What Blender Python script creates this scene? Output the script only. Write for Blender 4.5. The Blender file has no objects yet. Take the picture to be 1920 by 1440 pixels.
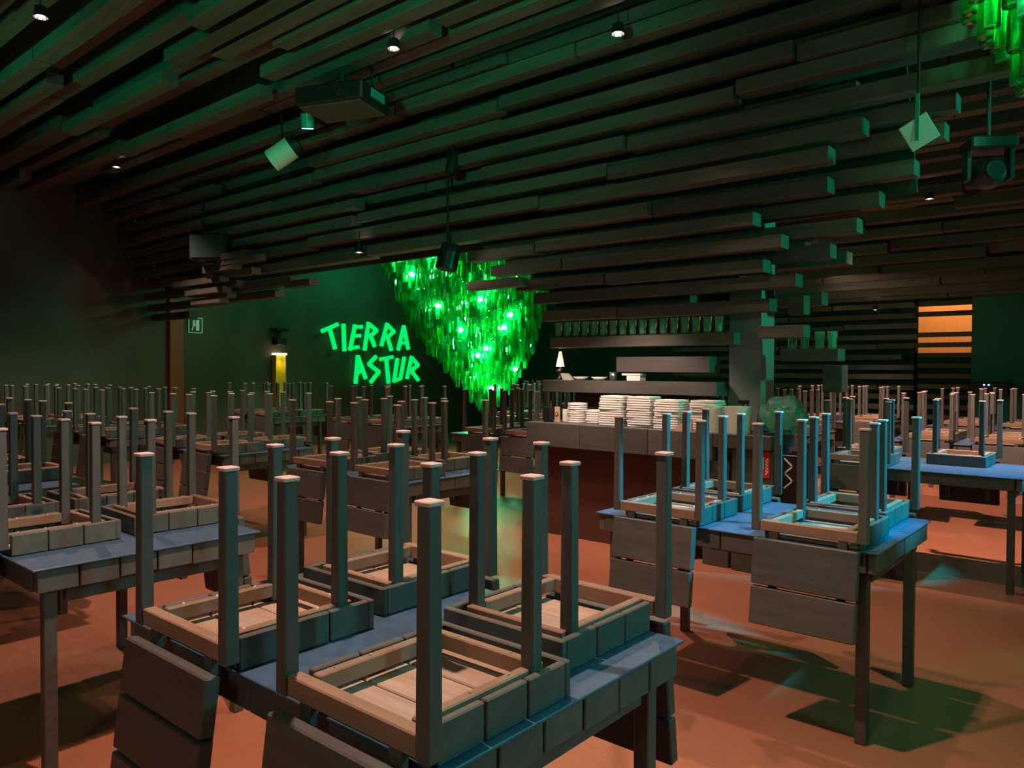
import bpy, bmesh, math, random
from mathutils import Vector, Matrix
random.seed(7)
S = bpy.context.scene
COL = S.collection
PI = math.pi

# ------------------------------------------------------------------ camera
PHI = 0.706
cd = bpy.data.cameras.new('camera'); cam = bpy.data.objects.new('camera', cd); COL.objects.link(cam)
cd.sensor_fit = 'HORIZONTAL'; cd.sensor_width = 36.0; cd.lens = 36.0 * 1431.0 / 1920.0
cd.clip_start = 0.05; cd.clip_end = 100
cam.location = (0, 0, 1.426)
cam.rotation_euler = (Matrix.Rotation(PHI, 4, 'Z') @ Matrix.Rotation(PI / 2 - 0.0201, 4, 'X') @ Matrix.Rotation(0.0039, 4, 'Z')).to_euler()
S.camera = cam

# ------------------------------------------------------------------ view, world
S.view_settings.view_transform = 'Standard'
S.view_settings.look = 'None'
S.view_settings.gamma = 1.0
S.view_settings.use_curve_mapping = False
S.view_settings.exposure = 0.0
w = bpy.data.worlds.new('world'); S.world = w; w.use_nodes = True
w.node_tree.nodes['Background'].inputs[0].default_value = (0.02, 0.05, 0.04, 1)
w.node_tree.nodes['Background'].inputs[1].default_value = 0.3
S.cycles.max_bounces = 6
S.cycles.diffuse_bounces = 3
S.cycles.glossy_bounces = 3
S.cycles.transmission_bounces = 6
S.cycles.transparent_max_bounces = 12
S.cycles.sample_clamp_indirect = 3.0
S.cycles.caustics_reflective = False
S.cycles.caustics_refractive = False

WARM = (1.0, 0.64, 0.51)
GREEN = (0.02, 1.0, 0.36)
BLUE = (0.0, 0.58, 1.0)


def light(kind, name, loc, power, color, size=0.05, aim=None, angle=120, blend=0.6):
    ld = bpy.data.lights.new(name, kind); ld.energy = power; ld.color = color
    if kind == 'AREA':
        ld.shape = 'RECTANGLE'; ld.size = size[0]; ld.size_y = size[1]
    else:
        ld.shadow_soft_size = size
    if kind == 'SPOT':
        ld.spot_size = math.radians(angle); ld.spot_blend = blend
    o = bpy.data.objects.new(name, ld); COL.objects.link(o); o.location = loc
    if aim is not None:
        o.rotation_euler = (Vector(aim) - Vector(loc)).to_track_quat('-Z', 'Y').to_euler()
    return o


# ceiling spotlights: position, power, aim offset
LAMPS = [
    (-1.75, 1.25, 3.72, 440, (0, 0, -1)),
    (-2.84, 4.42, 3.66, 230, (0.35, -0.15, -1)),
    (-5.72, 1.86, 3.72, 330, (0, 0, -1)),
    (-9.30, 3.80, 3.72, 330, (0, 0, -1)),
    (-6.30, 4.96, 2.58, 60, (0, 0.1, -1)),
    (-4.30, 3.70, 3.72, 170, (0, 0, -1)),
    (-6.0, 6.9, 3.2, 200, (0, 0, -1)),
    (-9.4, 7.6, 3.2, 200, (-0.2, 0, -1)),
    (-1.2, 6.2, 3.3, 750, (0, 0.45, -1)),
    (-1.9, 9.0, 3.2, 420, (0, 0.3, -1)),
    (-3.6, 9.9, 3.0, 330, (0, 0.45, -1)),
    (-7.5, 10.0, 3.1, 180, (0, 0, -1)),
    (-1.6, 3.45, 3.7, 150, (-0.25, 0, -1)),
    (-3.5, 13.0, 2.35, 22, (0, 0, -1)),
]
ANG = {0: 92, 2: 112, 3: 110, 6: 100, 8: 84, 9: 100}
for i, (x, y, z, p, a) in enumerate(LAMPS):
    light('SPOT', 'spot_light', (x, y, z), p, WARM, 0.045, (x + a[0], y + a[1], z + a[2]), ANG.get(i, 84), 0.8)
# spot washing the plates on the bar, second spot on its left end
light('SPOT', 'bar_light', (-3.18, 4.75, 1.98), 72, (1, 0.72, 0.58), 0.04, (-3.3, 5.35, 1.0), 95, 0.8)
light('SPOT', 'bar_light', (-3.8, 4.75, 1.9), 40, (1, 0.72, 0.58), 0.04, (-3.85, 5.35, 1.0), 80, 0.8)
# spot grazing the beams of the far ceiling
light('SPOT', 'graze_light', (-3.75, 11.5, 2.42), 14, (1, 0.6, 0.42), 0.04, (-3.3, 12.3, 2.9), 120, 0.9)
light('SPOT', 'graze_light', (-5.2, 5.32, 2.42), 60, (1, 0.66, 0.52), 0.04, (-8.2, 5.3, 2.38), 24, 0.6)  # added spot, brightens the end faces of the left beams
light('SPOT', 'graze_light', (-4.95, 4.75, 2.35), 4, (1, 0.66, 0.52), 0.04, (-4.6, 5.1, 2.2), 100, 0.8)
# green floods and soft fills, unseen and added to light beams and chairs
light('SPOT', 'green_flood', (-1.8, -0.4, 2.5), 430, (0.0, 1.0, 0.42), 0.2, (-3.4, 2.2, 3.95), 66, 0.9)
light('SPOT', 'green_flood', (-6.3, -0.5, 2.5), 150, (0.0, 1.0, 0.42), 0.2, (-7.0, 2.2, 3.95), 64, 0.9)
light('POINT', 'soft_fill', (-0.3, -1.6, 2.7), 50, (0.95, 1.0, 0.78), 0.4)
light('SPOT', 'green_flood', (2.4, 5.6, 2.6), 520, (0.0, 1.0, 0.55), 0.15, (-1.6, 5.3, 2.45), 38, 0.6)
light('POINT', 'green_fill', (0.6, 2.7, 2.2), 42, (0.05, 1.0, 0.5), 0.3)
# blue stage spots at the right side of the room
light('SPOT', 'blue_spot', (1.0, 4.1, 3.1), 1450, BLUE, 0.05, (-1.5, 3.5, 0.8), 23, 0.35)
light('SPOT', 'blue_spot', (1.3, 6.6, 3.0), 1150, BLUE, 0.05, (-1.2, 6.0, 0.8), 22, 0.35)
light('SPOT', 'blue_spot', (2.2, 2.6, 2.6), 210, (0.12, 0.6, 0.75), 0.08, (-1.4, 1.6, 0.9), 45, 0.7)


# ------------------------------------------------------------------ materials
def srgb(r, g, b):
    f = lambda c: (c / 255 / 12.92) if c / 255 <= 0.04045 else ((c / 255 + 0.055) / 1.055) ** 2.4
    return (f(r), f(g), f(b), 1)


def nt(name):
    m = bpy.data.materials.new(name); m.use_nodes = True
    t = m.node_tree; b = t.nodes['Principled BSDF']
    return m, t, b


def mixc(t, fac, a, b):
    n = t.nodes.new('ShaderNodeMix'); n.data_type = 'RGBA'
    if isinstance(fac, float): n.inputs[0].default_value = fac
    else: t.links.new(fac, n.inputs[0])
    for i, v in ((6, a), (7, b)):
        if isinstance(v, tuple): n.inputs[i].default_value = v
        else: t.links.new(v, n.inputs[i])
    return n.outputs[2]


def wood(name, c1, c2, rough=0.55, scale=(4, 40, 40), bump=0.25, var=0.35, spec=0.4):
    m, t, b = nt(name)
    tc = t.nodes.new('ShaderNodeTexCoord'); mp = t.nodes.new('ShaderNodeMapping')
    oi = t.nodes.new('ShaderNodeObjectInfo')
    t.links.new(tc.outputs['Object'], mp.inputs[0]); mp.inputs['Scale'].default_value = scale
    add = t.nodes.new('ShaderNodeVectorMath'); add.operation = 'MULTIPLY_ADD'
    t.links.new(oi.outputs['Random'], add.inputs[0]); add.inputs[1].default_value = (37, 91, 53)
    t.links.new(mp.outputs[0], add.inputs[2])
    n = t.nodes.new('ShaderNodeTexNoise'); n.inputs['Scale'].default_value = 1.0; n.inputs['Detail'].default_value = 5
    n.inputs['Roughness'].default_value = 0.65
    t.links.new(add.outputs[0], n.inputs['Vector'])
    n2 = t.nodes.new('ShaderNodeTexNoise'); n2.inputs['Scale'].default_value = 0.25; n2.inputs['Detail'].default_value = 4
    t.links.new(add.outputs[0], n2.inputs['Vector'])
    cr = t.nodes.new('ShaderNodeValToRGB'); cr.color_ramp.elements[0].position = 0.35; cr.color_ramp.elements[1].position = 0.68
    t.links.new(n.outputs[0], cr.inputs[0])
    c = mixc(t, cr.outputs[0], c1, c2)
    d = tuple(x * (1 - var) for x in c1[:3]) + (1,)
    ml = t.nodes.new('ShaderNodeMath'); ml.operation = 'MULTIPLY'; ml.inputs[1].default_value = 0.7
    t.links.new(oi.outputs['Random'], ml.inputs[0])
    c = mixc(t, ml.outputs[0], c, d)
    c = mixc(t, n2.outputs[0], c, mixc(t, 0.4, c, d))
    t.links.new(c, b.inputs['Base Color'])
    b.inputs['Roughness'].default_value = rough
    b.inputs['Specular IOR Level'].default_value = spec
    bp = t.nodes.new('ShaderNodeBump'); bp.inputs['Strength'].default_value = bump; bp.inputs['Distance'].default_value = 0.003
    t.links.new(n.outputs[0], bp.inputs['Height']); t.links.new(bp.outputs[0], b.inputs['Normal'])
    return m


def plain(name, c, rough=0.5, metal=0.0, emit=None, es=0.0, spec=0.5, noise=0.12, nscale=8):
    m, t, b = nt(name)
    tc = t.nodes.new('ShaderNodeTexCoord'); n = t.nodes.new('ShaderNodeTexNoise')
    n.inputs['Scale'].default_value = nscale; n.inputs['Detail'].default_value = 4
    t.links.new(tc.outputs['Object'], n.inputs['Vector'])
    d = tuple(x * (1 - 2 * noise) for x in c[:3]) + (1,)
    t.links.new(mixc(t, n.outputs[0], c, d), b.inputs['Base Color'])
    b.inputs['Roughness'].default_value = rough; b.inputs['Metallic'].default_value = metal
    b.inputs['Specular IOR Level'].default_value = spec
    if emit:
        b.inputs['Emission Color'].default_value = emit; b.inputs['Emission Strength'].default_value = es
    return m


M = {}
M['dark'] = wood('dark_stained_wood', (0.085, 0.078, 0.07, 1), (0.13, 0.12, 0.105, 1), 0.5)
M['legw'] = wood('grey_brown_leg_wood', (0.10, 0.092, 0.082, 1), (0.16, 0.145, 0.13, 1), 0.5, (40, 40, 5))
M['raw'] = wood('raw_seat_underside', (0.40, 0.27, 0.19, 1), (0.62, 0.45, 0.34, 1), 0.6, (5, 45, 45), var=0.2)
M['rail'] = wood('reddish_rail_wood', (0.30, 0.17, 0.11, 1), (0.42, 0.26, 0.18, 1), 0.5, (6, 30, 30), var=0.25)
M['rim'] = wood('worn_block_wood', (0.11, 0.10, 0.088, 1), (0.19, 0.16, 0.13, 1), 0.55, (10, 20, 20), var=0.3)
M['beam'] = wood('ceiling_beam_wood', (0.10, 0.098, 0.08, 1), (0.18, 0.17, 0.14, 1), 0.7, (1.5, 18, 18), var=0.5, spec=0.2)
M['pad'] = plain('pink_felt_pad', (0.75, 0.5, 0.46, 1), 0.8)
M['screw'] = plain('steel_screw', (0.95, 0.9, 0.85, 1), 0.3, 0.0)
M['dgrey'] = plain('dark_grey_plastic', (0.07, 0.07, 0.055, 1), 0.6)
M['top'] = plain('slate_table_sheet', (0.08, 0.155, 0.26, 1), 0.38, noise=0.3, nscale=25)
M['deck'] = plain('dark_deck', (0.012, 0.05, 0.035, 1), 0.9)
M['wallb'] = plain('dark_brown_wall_paint', (0.11, 0.085, 0.06, 1), 0.6, noise=0.25, nscale=1.2)
M['wallg'] = plain('dark_green_wall_paint', (0.01, 0.15, 0.085, 1), 0.7)
M['ochre'] = plain('ochre_wall_paint', (0.75, 0.38, 0.16, 1), 0.8)
M['black'] = plain('black_plastic', (0.012, 0.013, 0.014, 1), 0.4)
M['greyp'] = plain('grey_plastic', (0.25, 0.26, 0.25, 1), 0.5)
M['white'] = plain('white_ceramic', (0.8, 0.78, 0.76, 1), 0.15, noise=0.03)
M['cream'] = plain('cream_plastic', (0.72, 0.72, 0.62, 1), 0.45, noise=0.05)
M['redpanel'] = plain('dark_red_panel', (0.10, 0.035, 0.022, 1), 0.45, noise=0.2, nscale=3)
M['redcol'] = plain('rust_red_paint', (0.42, 0.06, 0.02, 1), 0.5)
M['bulb'] = plain('warm_bulb', (1, 1, 1, 1), emit=(1, 0.82, 0.72, 1), es=40)
M['gbulb'] = plain('green_white_bulb', (1, 1, 1, 1), emit=(0.55, 1, 0.85, 1), es=25)
M['letter'] = plain('green_lit_letter', (0.0, 0.3, 0.1, 1), emit=(0.0, 1.0, 0.17, 1), es=0.85)
M['sign'] = plain('lit_sign_white', (0.5, 0.6, 0.5, 1), emit=(0.5, 0.75, 0.5, 1), es=0.22)
M['yellow'] = plain('yellow_panel', (0.75, 0.55, 0.03, 1), 0.4, noise=0.05)
M['strip'] = plain('light_strip', (1, 1, 1, 1), emit=(1, 0.95, 0.6, 1), es=3.0)
M['red'] = plain('red_print', (0.75, 0.03, 0.03, 1), 0.4, noise=0.03)
M['teal'] = plain('teal_film', (0.05, 0.35, 0.28, 1), 0.2)
M['metal'] = plain('brushed_metal', (0.5, 0.5, 0.48, 1), 0.3, 1.0)
M['led'] = plain('blue_led', (0, 0, 1, 1), emit=(0.1, 0.3, 1, 1), es=12)
M['shade'] = plain('lamp_shade_glow', (1, 0.8, 0.7, 1), emit=(1, 0.62, 0.42, 1), es=1.2)
M['board'] = plain('wood_board', (0.6, 0.4, 0.25, 1), 0.5)
M['pinkw'] = plain('white_panel', (0.55, 0.6, 0.52, 1), 0.5, noise=0.05)


def floor_mat():
    m, t, b = nt('terracotta_floor')
    tc = t.nodes.new('ShaderNodeTexCoord')
    n = t.nodes.new('ShaderNodeTexNoise'); n.inputs['Scale'].default_value = 0.8; n.inputs['Detail'].default_value = 6
    n.inputs['Roughness'].default_value = 0.6
    n2 = t.nodes.new('ShaderNodeTexNoise'); n2.inputs['Scale'].default_value = 14; n2.inputs['Detail'].default_value = 5
    mp = t.nodes.new('ShaderNodeMapping'); mp.inputs['Scale'].default_value = (1, 3, 1)
    t.links.new(tc.outputs['Object'], n.inputs['Vector']); t.links.new(tc.outputs['Object'], mp.inputs[0]); t.links.new(mp.outputs[0], n2.inputs['Vector'])
    c = mixc(t, n.outputs[0], (0.42, 0.14, 0.07, 1), (0.32, 0.12, 0.07, 1))
    c = mixc(t, n2.outputs[0], c, mixc(t, 0.35, c, (0.5, 0.2, 0.12, 1)))
    t.links.new(c, b.inputs['Base Color'])
    r = t.nodes.new('ShaderNodeMapRange'); r.inputs[3].default_value = 0.22; r.inputs[4].default_value = 0.42
    t.links.new(n2.outputs[0], r.inputs[0]); t.links.new(r.outputs[0], b.inputs['Roughness'])
    b.inputs['Specular IOR Level'].default_value = 0.5
    return m


def bottle_mat():
    m = bpy.data.materials.new('green_bottle_glass'); m.use_nodes = True
    t = m.node_tree; t.nodes.clear()
    out = t.nodes.new('ShaderNodeOutputMaterial')
    tr = t.nodes.new('ShaderNodeBsdfTranslucent'); gl = t.nodes.new('ShaderNodeBsdfGlossy'); df = t.nodes.new('ShaderNodeBsdfDiffuse')
    tp = t.nodes.new('ShaderNodeBsdfTransparent'); tp.inputs[0].default_value = (0.05, 0.7, 0.2, 1)
    tc = t.nodes.new('ShaderNodeTexCoord'); n = t.nodes.new('ShaderNodeTexNoise'); n.inputs['Scale'].default_value = 30
    mp = t.nodes.new('ShaderNodeMapping'); mp.inputs['Scale'].default_value = (1, 1, 0.15)
    t.links.new(tc.outputs['Object'], mp.inputs[0]); t.links.new(mp.outputs[0], n.inputs['Vector'])
    c = mixc(t, n.outputs[0], (0.0, 0.42, 0.03, 1), (0.03, 0.95, 0.28, 1))
    t.links.new(c, tr.inputs[0]); t.links.new(c, df.inputs[0])
    gl.inputs['Roughness'].default_value = 0.12; gl.inputs[0].default_value = (0.8, 1, 0.9, 1)
    fr = t.nodes.new('ShaderNodeFresnel'); fr.inputs[0].default_value = 1.7
    m1 = t.nodes.new('ShaderNodeMixShader'); m1.inputs[0].default_value = 0.3
    t.links.new(tr.outputs[0], m1.inputs[1]); t.links.new(df.outputs[0], m1.inputs[2])
    m0 = t.nodes.new('ShaderNodeMixShader'); m0.inputs[0].default_value = 0.35
    t.links.new(m1.outputs[0], m0.inputs[1]); t.links.new(tp.outputs[0], m0.inputs[2])
    m2 = t.nodes.new('ShaderNodeMixShader'); t.links.new(fr.outputs[0], m2.inputs[0])
    t.links.new(m0.outputs[0], m2.inputs[1]); t.links.new(gl.outputs[0], m2.inputs[2])
    t.links.new(m2.outputs[0], out.inputs[0])
    return m


def clear_glass(name, tint=(0.85, 1, 0.93, 1), rough=0.03):
    m = bpy.data.materials.new(name); m.use_nodes = True
    t = m.node_tree; t.nodes.clear()
    out = t.nodes.new('ShaderNodeOutputMaterial')
    tp = t.nodes.new('ShaderNodeBsdfTransparent'); tp.inputs[0].default_value = tint
    gl = t.nodes.new('ShaderNodeBsdfGlossy'); gl.inputs['Roughness'].default_value = rough
    lw = t.nodes.new('ShaderNodeLayerWeight'); lw.inputs[0].default_value = 0.45
    df = t.nodes.new('ShaderNodeBsdfDiffuse'); df.inputs[0].default_value = (0.3, 0.85, 0.62, 1)  # teal gleam of the green light put into the glass colour
    a = t.nodes.new('ShaderNodeMixShader'); a.inputs[0].default_value = 0.2
    t.links.new(tp.outputs[0], a.inputs[1]); t.links.new(df.outputs[0], a.inputs[2])
    b = t.nodes.new('ShaderNodeMixShader'); t.links.new(lw.outputs['Facing'], b.inputs[0])
    t.links.new(a.outputs[0], b.inputs[1]); t.links.new(gl.outputs[0], b.inputs[2])
    t.links.new(b.outputs[0], out.inputs[0])
    return m


M['floor'] = floor_mat()
M['bottle'] = bottle_mat()
M['glass'] = clear_glass('clear_glass')
M['film'] = clear_glass('greenish_film', (0.35, 0.85, 0.7, 1), 0.15)


# ------------------------------------------------------------------ mesh helpers
def box_bm(bm, c, s, rot=None):
    r = bmesh.ops.create_cube(bm, size=1.0)
    mt = Matrix.Translation(Vector(c)) @ (rot.to_4x4() if rot else Matrix.Identity(4)) @ Matrix.Diagonal((*s, 1))
    bmesh.ops.transform(bm, matrix=mt, verts=r['verts'])
    return r['verts']


def cyl_bm(bm, c, r1, r2, h, seg=12, rot=None, caps=True):
    r = bmesh.ops.create_cone(bm, cap_ends=caps, segments=seg, radius1=r1, radius2=r2, depth=h)
    mt = Matrix.Translation(Vector(c)) @ (rot.to_4x4() if rot else Matrix.Identity(4))
    bmesh.ops.transform(bm, matrix=mt, verts=r['verts'])
    return r['verts']


def lathe_bm(bm, prof, seg=12, c=(0, 0, 0)):
    rings = []
    for r, z in prof:
        if r < 1e-5:
            rings.append([bm.verts.new((c[0], c[1], c[2] + z))])
        else:
            rings.append([bm.verts.new((c[0] + r * math.cos(2 * PI * k / seg), c[1] + r * math.sin(2 * PI * k / seg), c[2] + z)) for k in range(seg)])
    for a, b in zip(rings[:-1], rings[1:]):
        for k in range(seg):
            k2 = (k + 1) % seg
            if len(a) == 1 and len(b) == 1: continue
            if len(a) == 1: bm.faces.new((a[0], b[k], b[k2]))
            elif len(b) == 1: bm.faces.new((a[k], a[k2], b[0]))
            else: bm.faces.new((a[k], a[k2], b[k2], b[k]))


def finish(name, bm, mat, parent=None, loc=None, rot=None, smooth=False, bevel=0.0, mesh_only=False):
    if bevel > 0:
        bmesh.ops.bevel(bm, geom=bm.edges[:], offset=bevel, segments=1, affect='EDGES', clamp_overlap=True)
    bmesh.ops.recalc_face_normals(bm, faces=bm.faces[:])
    me = bpy.data.meshes.new(name); bm.to_mesh(me); bm.free()
    for mm in (mat if isinstance(mat, (list, tuple)) else [mat]): me.materials.append(mm)
    if smooth:
        for p in me.polygons: p.use_smooth = True
    if mesh_only: return me
    return inst(name, me, parent, loc, rot)


def inst(name, me, parent=None, loc=None, rot=None):
    o = bpy.data.objects.new(name, me); COL.objects.link(o)
    if parent is not None: o.parent = parent
    if loc is not None: o.location = loc
    if rot is not None: o.rotation_euler = rot
    return o


def bx(name, c, s, mat, parent=None, bevel=0.0, rot=None):
    """box object with its origin at its own centre"""
    bm = bmesh.new(); box_bm(bm, (0, 0, 0), s)
    return finish(name, bm, mat, parent, c, rot, bevel=bevel)


def empty(name, loc, rz=0.0, label=None, cat=None, group=None):
    o = bpy.data.objects.new(name, None); COL.objects.link(o)
    o.location = loc; o.rotation_euler = (0, 0, rz); o.empty_display_size = 0.1
    tag(o, label, cat, group)
    return o


def tag(o, label=None, cat=None, group=None, kind=None):
    if label: o['label'] = label
    if cat: o['category'] = cat
    if group: o['group'] = group
    if kind: o['kind'] = kind
    return o


def structure(o):
    o['kind'] = 'structure'; return o


def copy_tree(o, parent=None):
    c = o.copy(); COL.objects.link(c)
    if parent is not None: c.parent = parent
    for ch in list(o.children): copy_tree(ch, c)
    return c


ORD = ['first', 'second', 'third', 'fourth', 'fifth', 'sixth', 'seventh', 'eighth', 'ninth', 'tenth', 'eleventh', 'twelfth',
       'thirteenth', 'fourteenth', 'fifteenth', 'sixteenth', 'seventeenth', 'eighteenth', 'nineteenth', 'twentieth',
       'twenty-first', 'twenty-second', 'twenty-third', 'twenty-fourth']

# ------------------------------------------------------------------ room shell
XL, XR, YF, YB, ZC = -11.9, 3.2, -3.2, 15.4, 4.15
structure(bx('floor', ((XL + XR) / 2, (YF + YB) / 2, -0.05), (XR - XL + 0.4, YB - YF + 0.4, 0.1), M['floor']))
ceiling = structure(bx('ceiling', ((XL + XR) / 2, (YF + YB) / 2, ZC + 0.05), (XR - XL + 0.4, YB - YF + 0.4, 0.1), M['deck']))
structure(bx('wall_left', (XL - 0.1, (YF + YB) / 2, ZC / 2), (0.2, YB - YF, ZC), M['wallb']))
structure(bx('wall_right', (XR + 0.1, (YF + YB) / 2, ZC / 2), (0.2, YB - YF, ZC), M['wallb']))
structure(bx('wall_front', ((XL + XR) / 2, YF - 0.1, ZC / 2), (XR - XL, 0.2, ZC), M['wallb']))
wall_back = structure(bx('wall_back', ((XL + XR) / 2, YB + 0.1, ZC / 2), (XR - XL, 0.2, ZC), M['ochre']))
structure(bx('trim_1', (XL + 0.1, 4.1, 3.93), (0.16, 1.9, 0.05), M['beam']))
# screen of stacked slats before the back wall
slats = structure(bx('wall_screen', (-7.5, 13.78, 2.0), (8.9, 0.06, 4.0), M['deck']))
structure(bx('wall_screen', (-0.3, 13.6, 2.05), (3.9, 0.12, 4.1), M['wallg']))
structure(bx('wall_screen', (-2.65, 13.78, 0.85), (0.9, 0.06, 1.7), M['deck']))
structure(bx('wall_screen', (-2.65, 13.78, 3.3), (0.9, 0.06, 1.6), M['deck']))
light('AREA', 'backroom_light', (-2.7, 14.3, 3.6), 60, (1, 0.55, 0.22), (1.2, 0.5), (-2.7, 15.2, 1.9))
light('AREA', 'backroom_light', (-4.4, 13.25, 2.75), 0.6, (1, 0.55, 0.22), (0.8, 0.1), (-4.6, 13.5, 2.3))  # added in front of the slats in place of an orange lit gap
k = 0
z = 0.16
rs = random.Random(3)
while z < 2.7:
    x = -7.4
    while x < -3.08:
        L = rs.uniform(0.9, 2.3); L = min(L, -3.04 - x)
        if L > 0.25:
            bx('slat', (x + L / 2, 13.62 + rs.uniform(-0.05, 0.05), z + rs.uniform(-0.012, 0.012)), (L - 0.02, 0.14, 0.085), M['beam'], slats, 0.004)
        x += L
    if not (2.0 < z < 2.2):
        bx('slat', (-2.62, 13.66, z + 0.02), (0.8, 0.1, 0.075), M['beam'], slats, 0.004)
    z += 0.165

# rust red pillar by the left wall
p = bx('pillar', (XL + 0.04, 5.73, 1.25), (0.08, 0.23, 2.5), M['redcol'], None, 0.01)
structure(p); p.name = 'trim_2'

# ------------------------------------------------------------------ ceiling beams
def beam_row(y, z, x0, x1, h=0.1, d=0.12, seed=0, jz=0.03, jy=0.02, lmin=1.4, lmax=3.4, gaps=0.12):
    r = random.Random(seed)
    x = x1
    while x > x0 + 0.2:
        L = min(r.uniform(lmin, lmax), x - x0)
        if x - L - x0 < 0.5: L = x - x0
        if r.random() > gaps or x == x1:
            dz = r.choice((-1, 0, 0, 1)) * jz + r.uniform(-0.008, 0.008)
            bx('beam', (x - L / 2, y + r.uniform(-jy, jy), z + dz), (L - 0.015, d, h), M['beam'], ceiling_beams, 0.004)
        x -= L


ceiling_beams = ceiling
ceiling.location = (0, 0, 0)
ceiling.data.transform(Matrix.Translation(((XL + XR) / 2, (YF + YB) / 2, ZC + 0.05)))
slats.location = (0, 0, 0); slats.data.transform(Matrix.Translation((-7.5, 13.78, 2.0)))

# flat part above the nearest tables
y = 0.55; i = 0
while y < 4.5:
    beam_row(y, 3.93 - (0.10 if i % 3 == 1 else 0.0), -11.8, 1.6, 0.1, 0.14, 100 + i, 0.075, 0.035, 1.8, 4.4, 0.16)
    y += 0.235; i += 1

# rows stepping down towards the bar
def row_y(z): return 4.62 + (3.97 - z) * 0.43
RIGHT_END = [(1.67, -2.50), (1.905, -2.17), (2.04, -1.96), (2.18, -1.68), (2.33, -1.48), (2.48, -1.33), (2.64, -1.10), (2.8, -0.92),
             (2.96, -0.85), (3.12, -0.62), (3.28, -0.1), (3.44, 0.7), (3.6, 1.2), (3.76, 1.5), (3.9, 1.6)]
LEFT_OF_OPENING = {0: None, 1: None, 2: None, 3: -10.6, 4: -8.3, 5: -7.85}
RIGHT_OF_OPENING = {0: -4.28, 1: -4.3, 2: -4.34, 3: -4.5, 4: -4.75, 5: -5.0}
FRONT_END = {3: -2.18, 4: -2.02, 5: -2.2, 6: -1.68, 7: -1.63, 8: -1.42}
for i, (z, xe) in enumerate(RIGHT_END):
    xb = xe; xe = FRONT_END.get(i, xe)
    yy = row_y(z)
    if i <= 5:
        beam_row(yy, z, RIGHT_OF_OPENING[i], xe, 0.095, 0.14, 200 + i, 0.0 if i == 0 else 0.012, 0.012, 1.2, 3.0, 0.0)
        if LEFT_OF_OPENING[i]:
            beam_row(yy, z, -11.8, LEFT_OF_OPENING[i], 0.095, 0.14, 230 + i, 0.015, 0.02, 0.9, 2.2, 0.1)
    else:
        beam_row(yy, z, -11.8, xe, 0.1, 0.14, 200 + i, 0.022, 0.045, 1.3, 3.4, 0.13)
    # second layer behind with its own ends
    if i > 0:
        e = -0.1 if i in FRONT_END else random.Random(300 + i).uniform(-0.9, -0.5)
        lo = RIGHT_OF_OPENING.get(i, -11.8)
        beam_row(yy + 0.20, z + 0.08, lo, xb + e, 0.1, 0.13, 260 + i, 0.01, 0.02, 1.6, 4.0, 0.0)
rr_ = random.Random(77)
for k in range(9):
    zz_ = 2.30 + k * 0.06
    xr_ = -9.4 + k * 0.17 + rr_.uniform(-0.3, 0.3)
    L_ = rr_.uniform(0.5, 1.3)
    bx('beam', (xr_ - L_ / 2, row_y(zz_) - 0.2 + rr_.uniform(-0.08, 0.05), zz_), (L_, 0.13, 0.08), M['beam'], ceiling, 0.004)
def gap_backing(x0, x1, z0, z1):  # added dark panel behind the beams, keeps the gaps between them dark
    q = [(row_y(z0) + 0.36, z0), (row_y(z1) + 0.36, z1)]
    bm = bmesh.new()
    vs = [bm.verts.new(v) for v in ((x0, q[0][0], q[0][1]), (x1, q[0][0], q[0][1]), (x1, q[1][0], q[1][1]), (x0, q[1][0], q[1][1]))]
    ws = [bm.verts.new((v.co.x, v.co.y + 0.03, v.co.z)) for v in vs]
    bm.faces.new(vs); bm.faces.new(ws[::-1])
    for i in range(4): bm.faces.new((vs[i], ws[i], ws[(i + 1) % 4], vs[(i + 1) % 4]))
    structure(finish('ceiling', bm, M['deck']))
gap_backing(-11.85, -1.25, 2.60, 4.12)
gap_backing(-4.2, -2.3, 1.92, 2.58)
# lit short beams beside the green chandelier
bx('beam', (-4.55, 5.12, 2.18), (0.62, 0.13, 0.075), M['beam'], ceiling, 0.004)
bx('beam', (-7.75, 5.25, 2.42), (0.5, 0.13, 0.075), M['beam'], ceiling, 0.004)
# rows of the far ceiling behind the bar
y = 5.9; i = 0
while y < 13.5:
    if y < 6.8: z = 1.98 + (y - 5.9) * 0.8
    elif y < 8.6: z = 3.55
    else: z = 3.55 - (y - 8.6) * 0.215
    if y < 6.8:
        beam_row(y, z, -4.4, -2.1 + random.Random(i).uniform(-0.3, 0.25), 0.1, 0.14, 400 + i, 0.02, 0.02, 1.0, 2.0, 0.0)
        y += 0.19
    else:
        beam_row(y, z, -7.6, 0.4, 0.12, 0.16, 400 + i, 0.05, 0.05, 1.6, 3.6, 0.04)
        y += 0.40
    i += 1

# ------------------------------------------------------------------ ceiling spotlights
def spotlight_fixture(x, y, z, top, label):
    t = empty('ceiling_spotlight', (x, y, z), 0, label, 'spotlight', 'small round ceiling spotlights')
    bm = bmesh.new(); cyl_bm(bm, (0, 0, 0.045), 0.045, 0.035, 0.07, 12, caps=False)
    finish('housing', bm, M['black'], t)
    bm = bmesh.new(); cyl_bm(bm, (0, 0, 0.08 + (top - z - 0.08) / 2), 0.006, 0.006, top - z - 0.08, 6)
    finish('stem', bm, M['black'], t)
    bm = bmesh.new(); bmesh.ops.create_uvsphere(bm, u_segments=10, v_segments=6, radius=0.026)
    finish('bulb', bm, M['bulb'], t, (0, 0, 0.035), smooth=True)
    return t


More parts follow.
